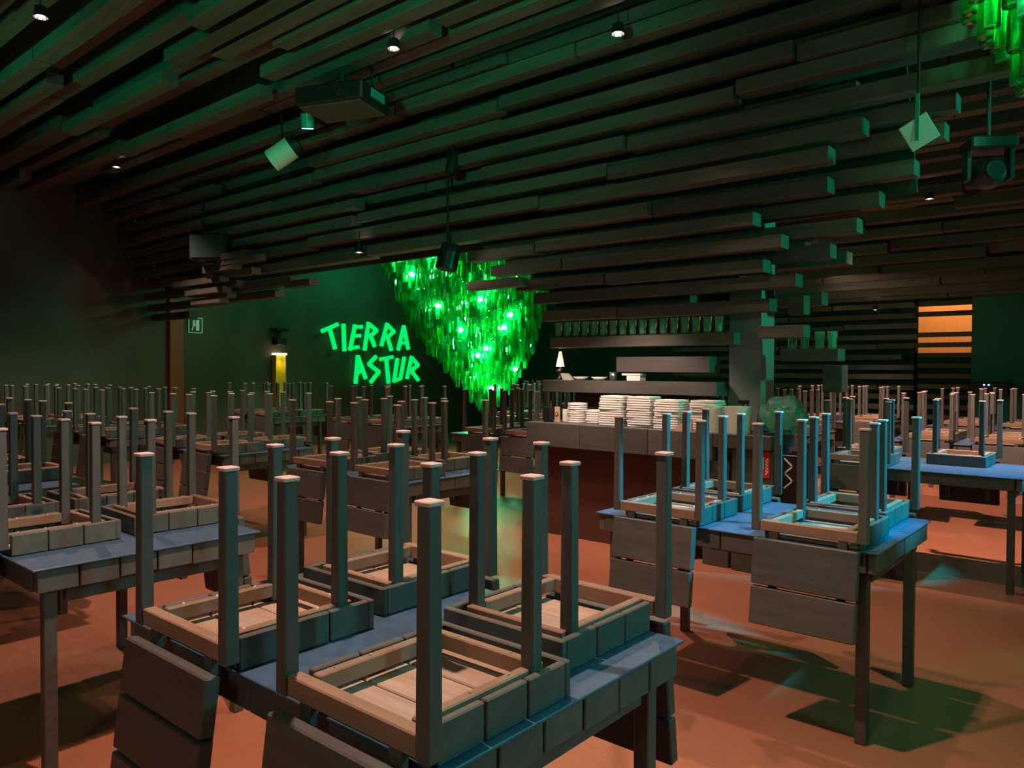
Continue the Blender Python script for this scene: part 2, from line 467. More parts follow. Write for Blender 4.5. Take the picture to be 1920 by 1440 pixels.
LL = ['spotlight above the foreground table, out of sight overhead', 'bright spotlight at top centre of the ceiling', 'spotlight at the top left corner of the ceiling',
      'spotlight on the ceiling near the left wall', 'small spotlight left above the green bottle chandelier', 'spotlight above the left foreground table',
      'spotlight above tables left of the bar', 'spotlight by the wall with the green letters', 'spotlight above the blue lit table behind', 'spotlight above the pinkish lit chairs at right',
      'spotlight above the far tables before the slat wall', 'spotlight behind the bottle chandelier', 'spotlight near the right bottle chandelier', 'spotlight by the slat wall']
for (x, y, z, p, a), lb in zip(LAMPS, LL):
    spotlight_fixture(x, y, z + 0.02, ZC if z > 2.6 else z + 0.25, lb)


# ------------------------------------------------------------------ chair (built upside down, standing on its seat)
def cb(name, c, s, mat, parent, bevel=0.003, me_cache={}, rot=None):
    key = (name, tuple(round(v, 4) for v in s), mat.name)
    if key not in me_cache:
        bm = bmesh.new(); box_bm(bm, (0, 0, 0), s)
        me_cache[key] = finish(name, bm, mat, bevel=bevel, mesh_only=True)
    return inst(name, me_cache[key], parent, c, rot)


def leg_mesh(h, w0, w1, mat):
    bm = bmesh.new(); vs = box_bm(bm, (0, 0, h / 2), (w0, w0, h))
    for v in vs:
        if v.co.z > h / 2: v.co.x *= w1 / w0; v.co.y *= w1 / w0
    return finish('leg', bm, mat, bevel=0.003, mesh_only=True)


LEG_B = leg_mesh(0.42, 0.034, 0.030, M['legw'])
LEG_F = leg_mesh(0.425, 0.033, 0.030, M['legw'])


def make_chair(planks=2):
    t = bpy.data.objects.new('dining_chair', None); COL.objects.link(t); t.empty_display_size = 0.1
    # seat boards, seen from beneath
    for k in range(3):
        cb('seat_plank', (0, 0.095 + k * 0.122, 0.0125), (0.345, 0.117, 0.021), M['raw'], t)
    # block edging of the seat: three blocks each side, a long one in front
    for sx in (-1, 1):
        for k in range(3):
            cb('edge_block', (sx * 0.177, 0.095 + k * 0.122, 0.0395), (0.018, 0.1175, 0.075), M['rim'], t)
    cb('front_edge', (0, 0.407, 0.0395), (0.372, 0.018, 0.075), M['rim'], t)
    # inner rails that carry the legs
    for sx in (-1, 1):
        cb('side_rail', (sx * 0.143, 0.172, 0.06), (0.024, 0.295, 0.036), M['rail'], t)
    cb('front_rail', (0, 0.36, 0.06), (0.30, 0.022, 0.036), M['rail'], t)
    cb('back_rail', (0, 0.003, 0.056), (0.370, 0.032, 0.042), M['rail'], t)
    # legs with felt pads
    for sx in (-1, 1):
        lg = inst('leg', LEG_B, t, (sx * 0.2025, 0, 0.034))
        cb('foot_pad', (0, 0, 0.424), (0.037, 0.037, 0.009), M['pad'], lg, 0.002)
        lg = inst('leg', LEG_F, t, (sx * 0.146, 0.335, 0.03))
        cb('foot_pad', (0, 0, 0.429), (0.037, 0.037, 0.009), M['pad'], lg, 0.002)
    # backrest hanging down
    tilt = math.radians(-7)
    for sx in (-1, 1):
        cb('back_post', (sx * 0.13, -0.0135, -0.150), (0.034, 0.016, 0.28), M['dark'], t, 0.003, rot=(tilt, 0, 0))
        cb('back_bracket', (sx * 0.13, -0.002, 0.0135), (0.034, 0.018, 0.043), M['dark'], t, 0.002)
    if planks == 2:
        zz = [(-0.078, 0.178), (-0.248, 0.145)]
    else:
        zz = [(-0.052, 0.128), (-0.187, 0.128), (-0.322, 0.128)]
    for zc, h in zz:
        yy = -0.034 + zc * math.tan(math.radians(7)) * 1.0
        cb('back_plank', (0, yy, zc), (0.395, 0.036, h), M['dark'], t, 0.004, rot=(tilt, 0, 0))
    return t


proto = [make_chair(2), make_chair(3)]
used = [False, False]


def place_chair(x, y, facing, zt, label, variant=0, jit=0.0, rnd=random.Random(11)):
    if used[variant]: c = copy_tree(proto[variant])
    else: c = proto[variant]; used[variant] = True
    c.location = (x + rnd.uniform(-jit, jit), y + rnd.uniform(-jit, jit) * 0.5, zt)
    c.rotation_euler = (0, 0, (PI if facing else 0) + rnd.uniform(-1, 1) * jit * 2)
    tag(c, label, 'chair', 'wooden chairs turned upside down on the tables')
    return c


# screws only on the nearest chairs (tiny bright heads)
def add_screws(chair):
    bm = bmesh.new()
    for sx in (-1, 1):
        for yv in (0.07, 0.16, 0.27):
            cyl_bm(bm, (sx * 0.143, yv, 0.0795), 0.004, 0.003, 0.003, 6)
    for xv in (-0.08, 0.07):
        cyl_bm(bm, (xv, 0.36, 0.0795), 0.004, 0.003, 0.003, 6)
    o = finish('screws', bm, M['screw'], chair); o['kind'] = 'stuff'


# ------------------------------------------------------------------ table
def make_table(L=1.25, W=0.84):
    t = bpy.data.objects.new('dining_table', None); COL.objects.link(t); t.empty_display_size = 0.1
    cb('tabletop', (0, 0, 0.7455), (L, W, 0.008), M['top'], t, 0.002)
    cb('tabletop_base', (0, 0, 0.722), (L - 0.09, W - 0.09, 0.037), M['dark'], t, 0.002)
    r = random.Random(5)
    # end blocks
    n = 6; w = (W - 0.03) / n
    for sx in (-1, 1):
        for k in range(n):
            hh = 0.076 + r.uniform(-0.004, 0.006)
            cb('edge_block', (sx * (L / 2 - 0.026), -(W - 0.03) / 2 + w * (k + 0.5), 0.741 - hh / 2), (0.032 + r.uniform(-0.003, 0.003), w - 0.006, hh), M['rim'], t)
    for sy in (-1, 1):
        for k in range(2):
            l2 = (L - 0.09) / 2
            cb('side_board', ((k - 0.5) * l2, sy * (W / 2 - 0.026), 0.741 - 0.038), (l2 - 0.005, 0.03, 0.076), M['dark'], t)
    for sx in (-1, 1):
        for sy in (-1, 1):
            cb('leg', (sx * (L / 2 - 0.07), sy * (W / 2 - 0.07), 0.351), (0.042, 0.042, 0.702), M['dark'], t)
        cb('cross_beam', (sx * (L / 2 - 0.07), 0, 0.655), (0.04, W - 0.24, 0.09), M['dark'], t)
    cb('long_beam', (0, 0, 0.665), (L - 0.22, 0.05, 0.07), M['dark'], t)
    return t


tproto = None
def place_table(xr, y0, label, L=1.25, W=0.84):
    global tproto
    if tproto is None: tproto = make_table(L, W); t = tproto
    else: t = copy_tree(tproto)
    t.location = (xr - L / 2, y0 + W / 2, 0)
    tag(t, label, 'table', 'wooden tables carrying upturned chairs')
    return t


ZT = 0.7497
# (right edge x, front edge y, phrase, front chairs x, rear chairs x, variant)
TABLES = [
    (-0.90, 0.885, 'the foreground table', (-1.734, -1.105), (-1.785, -1.18), 1, 'grey topped table in the foreground with four upturned chairs'),
    (-2.84, 0.885, 'the left foreground table', (-3.90, -3.27), (-3.92, -3.28), 1, 'dark table at left foreground with its bare right end showing'),
    (-4.75, 0.885, 'the table cut by the left edge', (), (-5.85, -5.2), 1, 'table cut by the left picture edge, bluish patch on top'),
    (-0.785, 3.0, 'the blue lit table', (-1.685, -1.03), (-1.70, -1.06), 0, 'table right of centre with bright blue lit top'),
    (-3.37, 3.0, 'the centre table', (-4.26, -3.62), (-4.36, -3.74), 0, 'table in the centre, before the counter\'s left end'),
    (-5.47, 3.0, 'the table left of centre', (-6.40, -5.74), (-6.45, -5.80), 1, 'table left of centre, below the yellow light'),
    (-7.55, 3.0, 'the second table from left wall', (-8.45, -7.80), (-8.45, -7.82), 1, 'far left table, second one out from the brown wall'),
    (-9.65, 3.0, 'the table by the left wall', (-10.55, -9.92), (-10.56, -9.90), 1, 'far left table standing nearest the brown wall'),
    (-0.65, 5.68, 'the second blue lit table', (-1.62,), (-1.72, -1.09), 0, 'blue lit table at the right picture edge, bare front corner'),
    (-4.45, 5.68, 'the table beside the bar', (-5.25, -4.72), (-5.3, -4.72), 0, 'table close beside the left end of the bar'),
    (-6.6, 5.68, 'the table before the green chandelier', (-7.5, -6.88), (-7.5, -6.86), 0, 'table in front of the large green bottle chandelier'),
    (-9.1, 5.75, 'the table by the yellow light', (-10.0, -9.38), (-10.0, -9.36), 0, 'far table with pale blocks beside the yellow light'),
    (-0.80, 7.95, 'the pinkish lit table', (-1.66, -1.08), (-1.66, -1.08), 0, 'table with pinkish lit chairs before the green wall'),
    (-2.75, 7.95, 'the table right behind the bar', (-3.62, -3.0), (-3.62, -3.0), 0, 'table behind the bar pillar, right of the plastic bag'),
    (-0.95, 10.3, 'the far table by green wall', (-1.8, -1.2), (-1.8, -1.2), 0, 'farthest table at right, by the green wall'),
    (-2.65, 10.3, 'the orange lit far table', (-3.5, -2.9), (-3.5, -2.9), 0, 'far table lit orange in front of the slat wall'),
    (-4.6, 10.3, 'the far table left of orange one', (-5.5, -4.9), (-5.5, -4.9), 0, 'far table at the left of the slat wall'),
    (-6.0, 8.0, 'the table behind the chandelier', (-6.9, -6.26), (-6.9, -6.26), 0, 'table partly hidden to the right of the chandelier tail'),
    (-7.7, 10.3, 'the table past the chandelier', (-8.6, -7.95), (-8.6, -7.95), 0, 'farthest table, seen past the green chandelier'),
]
for ti, (xr, y0, ph, fr, rr, var, tl) in enumerate(TABLES):
    place_table(xr, y0, tl)
    jit = 0.0 if ti in (0, 3) else 0.014
    for side, xs, fac, yy in (('near', fr, False, y0 - 0.032), ('far', rr, True, y0 + 0.84 + 0.03)):
        for j, x in enumerate(xs):
            pos = ('left' if j == 0 else 'right') if len(xs) == 2 else 'side'
            lab = f'dark upturned chair at the {side} {pos} of {ph}'
            c = place_chair(x, yy, fac, ZT, lab, var, jit)
            if ti in (0, 1, 3): add_screws(c)

# ------------------------------------------------------------------ bar counter
bar = empty('bar_counter', (-3.07, 5.3, 0), 0, 'dark bar counter with thick top and dark red front below', 'counter')
bar_off = Vector((3.07, -5.3, 0))
def bp(name, c, s, mat, bevel=0.004, parent=None):
    return bx(name, Vector(c) + bar_off, s, mat, parent or bar, bevel)
xs = [-4.18, -3.62, -2.98, -2.45, -2.02]
for a, b in zip(xs[:-1], xs[1:]):
    hh = 0.2 if b < -2.2 else 0.1
    bp('top_block', ((a + b) / 2, 5.31, 0.97 - hh / 2), (b - a - 0.004, 0.44, hh), M['dark'])
bp('front_panel', (-3.37, 5.31, 0.385), (1.45, 0.16, 0.77), M['redpanel'])
bp('recess_panel', (-2.62, 5.38, 0.385), (0.05, 0.2, 0.77), M['black'])  # black colour stands in for the shade of an open void
bp('end_panel', (-2.45, 5.30, 0.385), (0.2, 0.3, 0.77), M['dark'])
bp('end_panel', (-2.17, 5.28, 0.433), (0.3, 0.3, 0.866), M['dgrey'])
# raised back shelf with red panel
sh = empty('back_shelf', (-3.5, 5.68, 0), 0, 'raised dark shelf running behind the counter above a dark red panel', 'shelf')
so = Vector((3.5, -5.68, 0))
bx('shelf_board', Vector((-3.5, 5.68, 1.27)) + so, (1.72, 0.26, 0.11), M['dark'], sh, 0.004)
for xx in (-4.12, -3.64, -3.16):
    bx('back_panel', Vector((xx + 0.24, 5.74, 0.6)) + so, (0.474, 0.05, 1.2), M['redpanel'], sh, 0.003)
# box beam below the glass shelf
bb = bx('hanging_box', (-3.15, 5.68, 1.465), (0.86, 0.2, 0.13), M['dark'], None, 0.004)
tag(bb, 'long dark box beam hanging below the glass shelf', 'beam')
# pillar behind bar
pl = structure(bx('trim_3', (-2.50, 5.88, 1.7), (0.26, 0.26, 3.4), M['greyp']))
# stubs right of the pillar
st = bx('stub_shelf', (-1.98, 5.75, 1.535), (0.42, 0.16, 0.09), M['beam'], None, 0.004)
tag(st, 'short beam shelf with glasses right of the grey pillar', 'shelf')
bx('beam', (-1.86, 5.9, 1.36), (0.14, 0.14, 0.2), M['beam'], ceiling, 0.004)
bx('beam', (-2.1, 5.5, 1.7), (0.34, 0.12, 0.09), M['beam'], ceiling, 0.004)
bx('beam', (-2.05, 5.66, 1.9), (0.12, 0.12, 0.14), M['beam'], ceiling, 0.004)

# glasses on the lowest beam
def tumbler_mesh(r0=0.027, r1=0.036, h=0.125):
    bm = bmesh.new()
    lathe_bm(bm, [(0, 0), (r0, 0), (r1, h), (r1 - 0.003, h), (r0 - 0.003, 0.01), (0, 0.01)], 14)
    return finish('tumbler', bm, M['glass'], smooth=False, mesh_only=True)
TUM = tumbler_mesh()
yg = row_y(1.67)
n = 17
for k in range(n):
    x = -4.2 + k * (1.56 / (n - 1))
    g = inst('glass_tumbler', TUM, None, (x, yg - 0.03, 1.7195))
    tag(g, f'clear glass tumbler, {ORD[k]} from left on the beam shelf above the bar', 'glass', 'tumblers in a row on the beam shelf')
for k, x in enumerate((-2.12, -2.03, -1.92, -1.83)):
    g = inst('glass_tumbler', TUM, None, (x, 5.73, 1.581))
    tag(g, f'clear glass, {ORD[k]} from left on the short shelf by the grey pillar', 'glass', 'glasses on the short beam shelf')

# plates on the counter
def plate_mesh(name, hx, hy, h, rnd=0.03):
    bm = bmesh.new()
    def ring(sx, sy, z, rr):
        vs = []
        for cx, cy, a0 in ((sx - rr, sy - rr, 0), (-sx + rr, sy - rr, 90), (-sx + rr, -sy + rr, 180), (sx - rr, -sy + rr, 270)):
            for q in range(3):
                a = math.radians(a0 + q * 45)
                vs.append(bm.verts.new((cx + rr * math.cos(a), cy + rr * math.sin(a), z)))
        return vs
    rs_ = [ring(hx * 0.93, hy * 0.93, 0, rnd * 0.9), ring(hx, hy, h * 0.2, rnd), ring(hx, hy, h, rnd), ring(hx * 0.97, hy * 0.97, h, rnd), ring(hx * 0.8, hy * 0.8, h * 0.45, rnd * 0.6)]
    bm.faces.new(rs_[0][::-1]); bm.faces.new(rs_[-1])
    for a, b in zip(rs_[:-1], rs_[1:]):
        for q in range(12):
            bm.faces.new((a[q], a[(q + 1) % 12], b[(q + 1) % 12], b[q]))
    return finish(name, bm, M['white'], mesh_only=True)
SQ = plate_mesh('square_plate', 0.115, 0.10, 0.0165)
SM = plate_mesh('small_plate', 0.075, 0.075, 0.0165, 0.05)
STACKS = [  # x, y, mesh, count, step, phrase
    (-3.80, 5.32, SM, 9, 0.0185, 'small round cornered stack'),
    (-3.64, 5.36, SM, 6, 0.0185, 'low small stack'),
    (-3.37, 5.26, SQ, 13, 0.0185, 'leftmost tall stack'),
    (-3.12, 5.28, SQ, 13, 0.0185, 'brightest tall stack'),
    (-2.88, 5.28, SQ, 12, 0.0185, 'third tall stack'),
    (-2.62, 5.36, SQ, 12, 0.0185, 'rightmost tall stack'),
]
rp = random.Random(4)
for x, y, me, cnt, step, ph in STACKS:
    for k in range(cnt):
        o = inst('white_plate', me, None, (x + rp.uniform(-.005, .005), y + rp.uniform(-.005, .005), 0.9712 + k * step), (0, 0, rp.uniform(-.04, .04)))
        tag(o, f'white plate, {ORD[cnt - 1 - k]} from the top of the {ph} on the bar', 'plate', 'white plates stacked on the bar')
        if cnt >= 12 and k == cnt - 1: o.scale = (0.93, 0.93, 1)


def lathe_obj(name, prof, mat, parent, loc, seg=16, smooth=True):
    bm = bmesh.new(); lathe_bm(bm, prof, seg)
    return finish(name, bm, mat, parent, loc, smooth=smooth)


# white bins
for x, y, r, lb in ((-2.49, 5.17, 0.07, 'narrow pale round tub on the bar behind chair legs'), (-2.31, 5.20, 0.095, 'wide pale round tub at the right end of the bar')):
    o = lathe_obj('plastic_tub', [(0, 0), (r * 0.93, 0), (r, 0.19), (r - 0.004, 0.19), (r * 0.9, 0.006), (0, 0.006)], M['cream'], None, (x, y, 0.971), 24, smooth=False)
    tag(o, lb, 'tub')
# wooden scoop / board
bm = bmesh.new()
vs = [(0.0, 0), (0.13, 0), (0.13, 0.075), (0.09, 0.072), (0.03, 0.045), (0.0, 0.012)]
f = [bm.verts.new((a - 0.06, -0.01, b)) for a, b in vs]; g = [bm.verts.new((a - 0.06, 0.01, b)) for a, b in vs]
bm.faces.new(f); bm.faces.new(g[::-1])
for q in range(6): bm.faces.new((f[q], g[q], g[(q + 1) % 6], f[(q + 1) % 6]))
o = finish('wooden_wedge', bm, M['board'], None, (-2.70, 5.13, 0.971)); tag(o, 'small pale wooden wedge on the bar before the plates', 'board')
# menu box, framed card, paper
o = bx('black_box', (-4.02, 5.2, 1.035), (0.075, 0.05, 0.128), M['black'], None, 0.003); tag(o, 'small black box at the left end of the bar', 'box')
t = empty('card_holder', (-3.94, 5.22, 0.971), 0, 'small upright orange card with an oval emblem on the bar', 'card')
bx('card', (0, 0, 0.065), (0.05, 0.012, 0.13), M['board'], t, 0.001)
bm = bmesh.new(); cyl_bm(bm, (0, 0, 0), 0.018, 0.018, 0.004, 16, Matrix.Rotation(PI / 2, 3, 'X'))
finish('emblem', bm, M['black'], t, (0, -0.008, 0.068))
bm = bmesh.new(); cyl_bm(bm, (0, 0, 0), 0.012, 0.012, 0.004, 16, Matrix.Rotation(PI / 2, 3, 'X'))
finish('emblem_ring', bm, M['board'], t, (0, -0.011, 0.068))
o = bx('paper_stack', (-3.90, 5.3, 1.025), (0.06, 0.04, 0.108), M['cream'], None, 0.003); tag(o, 'cream paper packet between the card and plates', 'packet')
# spray bottles
for x, y, lb in ((-2.34, 5.42, 'black spray bottle with its nozzle left, behind the wide tub'), (-2.22, 5.42, 'black squat bottle behind the wide tub')):
    t = empty('spray_bottle', (x, y, 0.971), 0, lb, 'bottle')
    lathe_obj('body', [(0, 0), (0.034, 0), (0.034, 0.12), (0.014, 0.17), (0.014, 0.2), (0, 0.2)], M['black'], t, (0, 0, 0), 12)
    if x < -2.3:
        bx('nozzle', (-0.02, 0, 0.215), (0.08, 0.022, 0.03), M['black'], t, 0.004)
        bx('trigger', (-0.03, 0, 0.185), (0.01, 0.014, 0.05), M['black'], t, 0.003, (0, 0.4, 0))
# plastic bags of glassware at the bar's right end
bm = bmesh.new()
bmesh.ops.create_icosphere(bm, subdivisions=3, radius=1.0)
rb = random.Random(9)
for v in bm.verts:
    q = 1 + 0.10 * math.sin(9 * v.co.x + 5 * v.co.z) + rb.uniform(-0.04, 0.04)
    v.co = Vector((v.co.x * 0.17 * q, v.co.y * 0.14 * q, (max(v.co.z, -0.75) * 0.15 * q)))
zmin = min(v.co.z for v in bm.verts)
o = finish('plastic_bag', bm, M['film'], None, (-2.02, 5.28, 0.973 - zmin)); tag(o, 'crumpled greenish clear plastic bag at the right bar end', 'bag')
bx('container', (0.03, -0.01, zmin + 0.088), (0.17, 0.12, 0.17), M['teal'], o, 0.01)
# red poster with white marks on the end panel
t = empty('fire_sign', (-2.085, 5.126, 0.68), 0, 'red sign with white rectangle and slanted flames on the bar end', 'sign')
bx('plate', (0, 0, 0.09), (0.085, 0.004, 0.18), M['red'], t)
bx('white_mark', (-0.016, -0.003, 0.10), (0.032, 0.002, 0.085), M['white'], t)
bm = bmesh.new()
for q in range(5):
    box_bm(bm, (0.022, -0.003, 0.035 + q * 0.022), (0.007, 0.002, 0.032), Matrix.Rotation(0.6, 3, 'Y'))
bm.verts.ensure_lookup_table()
o = finish('flame_marks', bm, M['white'], t); o['kind'] = 'stuff'
# crate with zig-zag pattern
t = empty('patterned_crate', (-1.94, 5.35, 0), 0, 'black crate with white zigzag marks right of the red sign', 'crate')
bx('body', (0, 0, 0.42), (0.12, 0.3, 0.84), M['black'], t, 0.004)
bm = bmesh.new()
for q in range(4):
    box_bm(bm, (0, -0.1525, 0.64 + q * 0.05), (0.085, 0.002, 0.011), Matrix.Rotation(0.75 if q % 2 else -0.75, 3, 'Y'))
o = finish('zigzag_marks', bm, M['white'], t); o['kind'] = 'stuff'

# things on the back shelf (z 1.325)
zs = 1.3265
t = empty('table_lamp', (-4.24, 5.66, zs), 0, 'small table lamp with glowing conical shade on the back shelf', 'lamp')
lathe_obj('base', [(0, 0), (0.04, 0), (0.04, 0.012), (0.02, 0.02), (0.02, 0.06), (0.035, 0.07), (0.035, 0.09), (0.01, 0.1), (0.01, 0.13), (0, 0.13)], M['black'], t, (0, 0, 0), 12)
lathe_obj('lamp_shade', [(0.04, 0.12), (0.012, 0.26)], M['shade'], t, (0, 0, 0), 16)
light('POINT', 'table_lamp_light', (-4.24, 5.58, zs + 0.14), 0.9, (1, 0.6, 0.4), 0.02)
light('SPOT', 'table_lamp_light', (-4.24, 5.66, zs + 0.25), 1.5, (1, 0.6, 0.4), 0.02, (-4.24, 5.66, 3), 90, 1.0)
bowl = [(0, 0), (0.04, 0), (0.075, 0.03), (0.072, 0.03), (0.038, 0.004), (0, 0.004)]
for x, lb in ((-3.98, 'flat pale green bowl left on the back shelf'), (-3.78, 'flat pale green bowl, second on the back shelf')):
    o = lathe_obj('flat_bowl', bowl, M['cream'], None, (x, 5.62, zs), 20); tag(o, lb, 'bowl')
o = lathe_obj('metal_cup', [(0, 0), (0.03, 0), (0.032, 0.075), (0.028, 0.075), (0.026, 0.005), (0, 0.005)], M['metal'], None, (-3.62, 5.60, zs), 14); tag(o, 'small metal cup right of the bowls on the back shelf', 'cup')
bm = bmesh.new()
f = [bm.verts.new(v) for v in ((-0.06, -0.02, 0.06), (0.01, -0.02, 0.06), (0.07, -0.02, 0.0), (-0.03, -0.02, 0.0))]
g = [bm.verts.new((v.co.x, 0.02, v.co.z)) for v in f]
bm.faces.new(f); bm.faces.new(g[::-1])
for q in range(4): bm.faces.new((f[q], g[q], g[(q + 1) % 4], f[(q + 1) % 4]))
o = finish('napkin_tray', bm, M['cream'], None, (-4.12, 5.6, zs)); tag(o, 'slanted pale tray beside the glowing table lamp', 'tray')
t = empty('white_box', (-3.42, 5.62, zs), 0, 'flat white box with an overhanging lid on the back shelf', 'box')
bx('body', (0.015, 0, 0.022), (0.13, 0.1, 0.044), M['white'], t, 0.002)
bx('lid', (-0.005, 0, 0.054), (0.18, 0.11, 0.018), M['white'], t, 0.002)

# ------------------------------------------------------------------ left wall: letters, exit sign, yellow light
LET = [
('T',[[(8.448, 2.104), (8.798, 2.246)], [(8.615, 2.175), (8.739, 1.789)]]),
('I',[[(8.932, 2.252), (8.953, 1.753)]]),
('E',[[(9.203, 2.249), (9.089, 1.774)], [(9.176, 2.216), (9.369, 2.224)], [(9.151, 2.04), (9.324, 2.053)], [(9.077, 1.8), (9.282, 1.83)]]),
('R',[[(9.53, 2.311), (9.436, 1.779)], [(9.533, 2.29), (9.736, 2.169)], [(9.736, 2.169), (9.582, 2.053)], [(9.582, 2.053), (9.684, 1.859)]]),
('R',[[(10.003, 2.314), (9.856, 1.876)], [(10.002, 2.295), (10.179, 2.162)], [(10.179, 2.162), (10.011, 2.046)], [(10.011, 2.046), (10.11, 1.789)]]),
('A',[[(10.442, 2.284), (10.293, 1.8)], [(10.442, 2.284), (10.563, 1.819)], [(10.357, 1.942), (10.518, 1.946)]]),
('A',[[(9.273, 1.664), (9.218, 1.135)], [(9.273, 1.651), (9.461, 1.228)], [(9.243, 1.317), (9.405, 1.41)]]),
('S',[[(9.717, 1.655), (9.542, 1.504)], [(9.542, 1.504), (9.791, 1.353)], [(9.791, 1.353), (9.587, 1.15)]]),
('T',[[(9.829, 1.601), (10.141, 1.65)], [(9.978, 1.615), (10.038, 1.129)]]),
('U',[[(10.269, 1.617), (10.184, 1.154)], [(10.184, 1.168), (10.351, 1.216)], [(10.351, 1.208), (10.456, 1.647)]]),
('R',[[(10.657, 1.663), (10.531, 1.22)], [(10.657, 1.648), (10.837, 1.491)], [(10.837, 1.491), (10.643, 1.376)], [(10.643, 1.376), (10.842, 1.181)]]),
]
sg = empty('wall_sign', (XL, 9.6, 1.1), 0, 'glowing green angular letters TIERRA ASTUR on the dark wall', 'sign')
def stroke_verts(bm, a, b, wd, x0, x1, j):
    a = Vector(a); b = Vector(b); d = (b - a).normalized(); nn = Vector((-d.y, d.x)) * wd / 2
    a = a - d * 0.012; b = b + d * 0.012
    q = [a + nn, b + nn, b - nn, a - nn]
    F = [bm.verts.new((x1 + j, p.x, p.y)) for p in q]; B = [bm.verts.new((x0, p.x, p.y)) for p in q]
    bm.faces.new(F); bm.faces.new(B[::-1])
    for i in range(4): bm.faces.new((F[i], B[i], B[(i + 1) % 4], F[(i + 1) % 4]))
for li, (ch, strokes) in enumerate(LET):
    cy = sum(p[0] for s in strokes for p in s) / (2 * len(strokes)); cz = sum(p[1] for s in strokes for p in s) / (2 * len(strokes))
    bm = bmesh.new()
    for q, (a, b) in enumerate(strokes):
        stroke_verts(bm, (a[0] - cy, a[1] - cz), (b[0] - cy, b[1] - cz), 0.069, 0.05, 0.10, q * 0.0006)
    o = finish('letter', bm, M['letter'], sg, (0.012, cy - 9.6, cz - 1.1))
    o['label'] = f'green letter {ch}'
    bx('mounting_pin', (0.03, strokes[0][0][0] * 0.5 + strokes[0][1][0] * 0.5 - 9.6, strokes[0][0][1] * 0.5 + strokes[0][1][1] * 0.5 - 1.1), (0.065, 0.015, 0.015), M['black'], sg)

t = empty('exit_sign', (XL + 0.004, 6.06, 1.98), 0, 'small square emergency exit pictogram sign beside the rust red pillar', 'sign')
bx('plate', (0.01, 0, 0.125), (0.02, 0.235, 0.25), M['wallg'], t)
for c, s in (((0.022, 0, 0.244), (0.006, 0.235, 0.012)), ((0.022, 0, 0.006), (0.006, 0.235, 0.012)), ((0.022, -0.1115, 0.125), (0.006, 0.012, 0.226)), ((0.022, 0.1115, 0.125), (0.006, 0.012, 0.226))):
    bx('frame_bar', c, s, M['sign'], t)
bx('door_mark', (0.023, 0.035, 0.125), (0.005, 0.055, 0.17), M['sign'], t)
bm = bmesh.new()
box_bm(bm, (0, 0, 0.02), (0.004, 0.035, 0.07), Matrix.Rotation(0.25, 3, 'X'))
box_bm(bm, (0, -0.018, -0.04), (0.004, 0.016, 0.075), Matrix.Rotation(-0.35, 3, 'X'))
cyl_bm(bm, (0, 0.0, 0.07), 0.014, 0.014, 0.004, 10, Matrix.Rotation(PI / 2, 3, 'Y'))
o = finish('running_figure', bm, M['sign'], t, (0.023, -0.025, 0.125)); o['kind'] = 'stuff'

t = empty('yellow_light_column', (XL + 0.03, 7.545, 0), 0, 'yellow wall column lit from a white strip at its top', 'light')
bx('yellow_board', (0.02, 0, 1.2), (0.04, 0.18, 0.9), M['yellow'], t)
bx('side_cheek', (0.06, -0.096, 1.2), (0.12, 0.012, 0.9), M['yellow'], t)
bx('side_cheek', (0.06, 0.096, 1.2), (0.12, 0.012, 0.9), M['yellow'], t)
bx('light_strip', (0.075, 0, 1.665), (0.15, 0.205, 0.035), M['strip'], t)
light('SPOT', 'column_light', (XL + 0.16, 7.545, 1.62), 3.0, (1, 0.85, 0.3), 0.03, (XL + 0.06, 7.545, 0.6), 110, 1.0)
t = empty('wall_speaker', (XL + 0.1, 7.55, 1.83), 0, 'small black device on the wall above the yellow light', 'speaker')
bx('body', (0, 0, 0.06), (0.16, 0.2, 0.13), M['black'], t, 0.01)
bx('bracket', (0, 0, 0.26), (0.2, 0.26, 0.05), M['black'], t, 0.005)
bx('stem', (-0.02, 0, 0.18), (0.03, 0.03, 0.12), M['black'], t)

# little device with blue lights against the green wall
t = empty('wall_device', (-1.98, 13.42, 1.03), 0, 'small dark device with two blue lights on the green wall', 'device')
bx('body', (0, 0, 0.12), (0.5, 0.2, 0.2), M['black'], t, 0.01)
bx('status_light', (-0.06, -0.105, 0.18), (0.02, 0.01, 0.02), M['led'], t)
bx('status_light', (0.0, -0.105, 0.18), (0.02, 0.01, 0.02), M['led'], t)

# ------------------------------------------------------------------ hanging equipment
def hang(par, x, y, z0, z1, r=0.012):
    bm = bmesh.new(); cyl_bm(bm, (0, 0, (z0 + z1) / 2), r, r, z1 - z0, 8)
    return finish('hanger_rod', bm, M['black'], par, (x, y, 0))
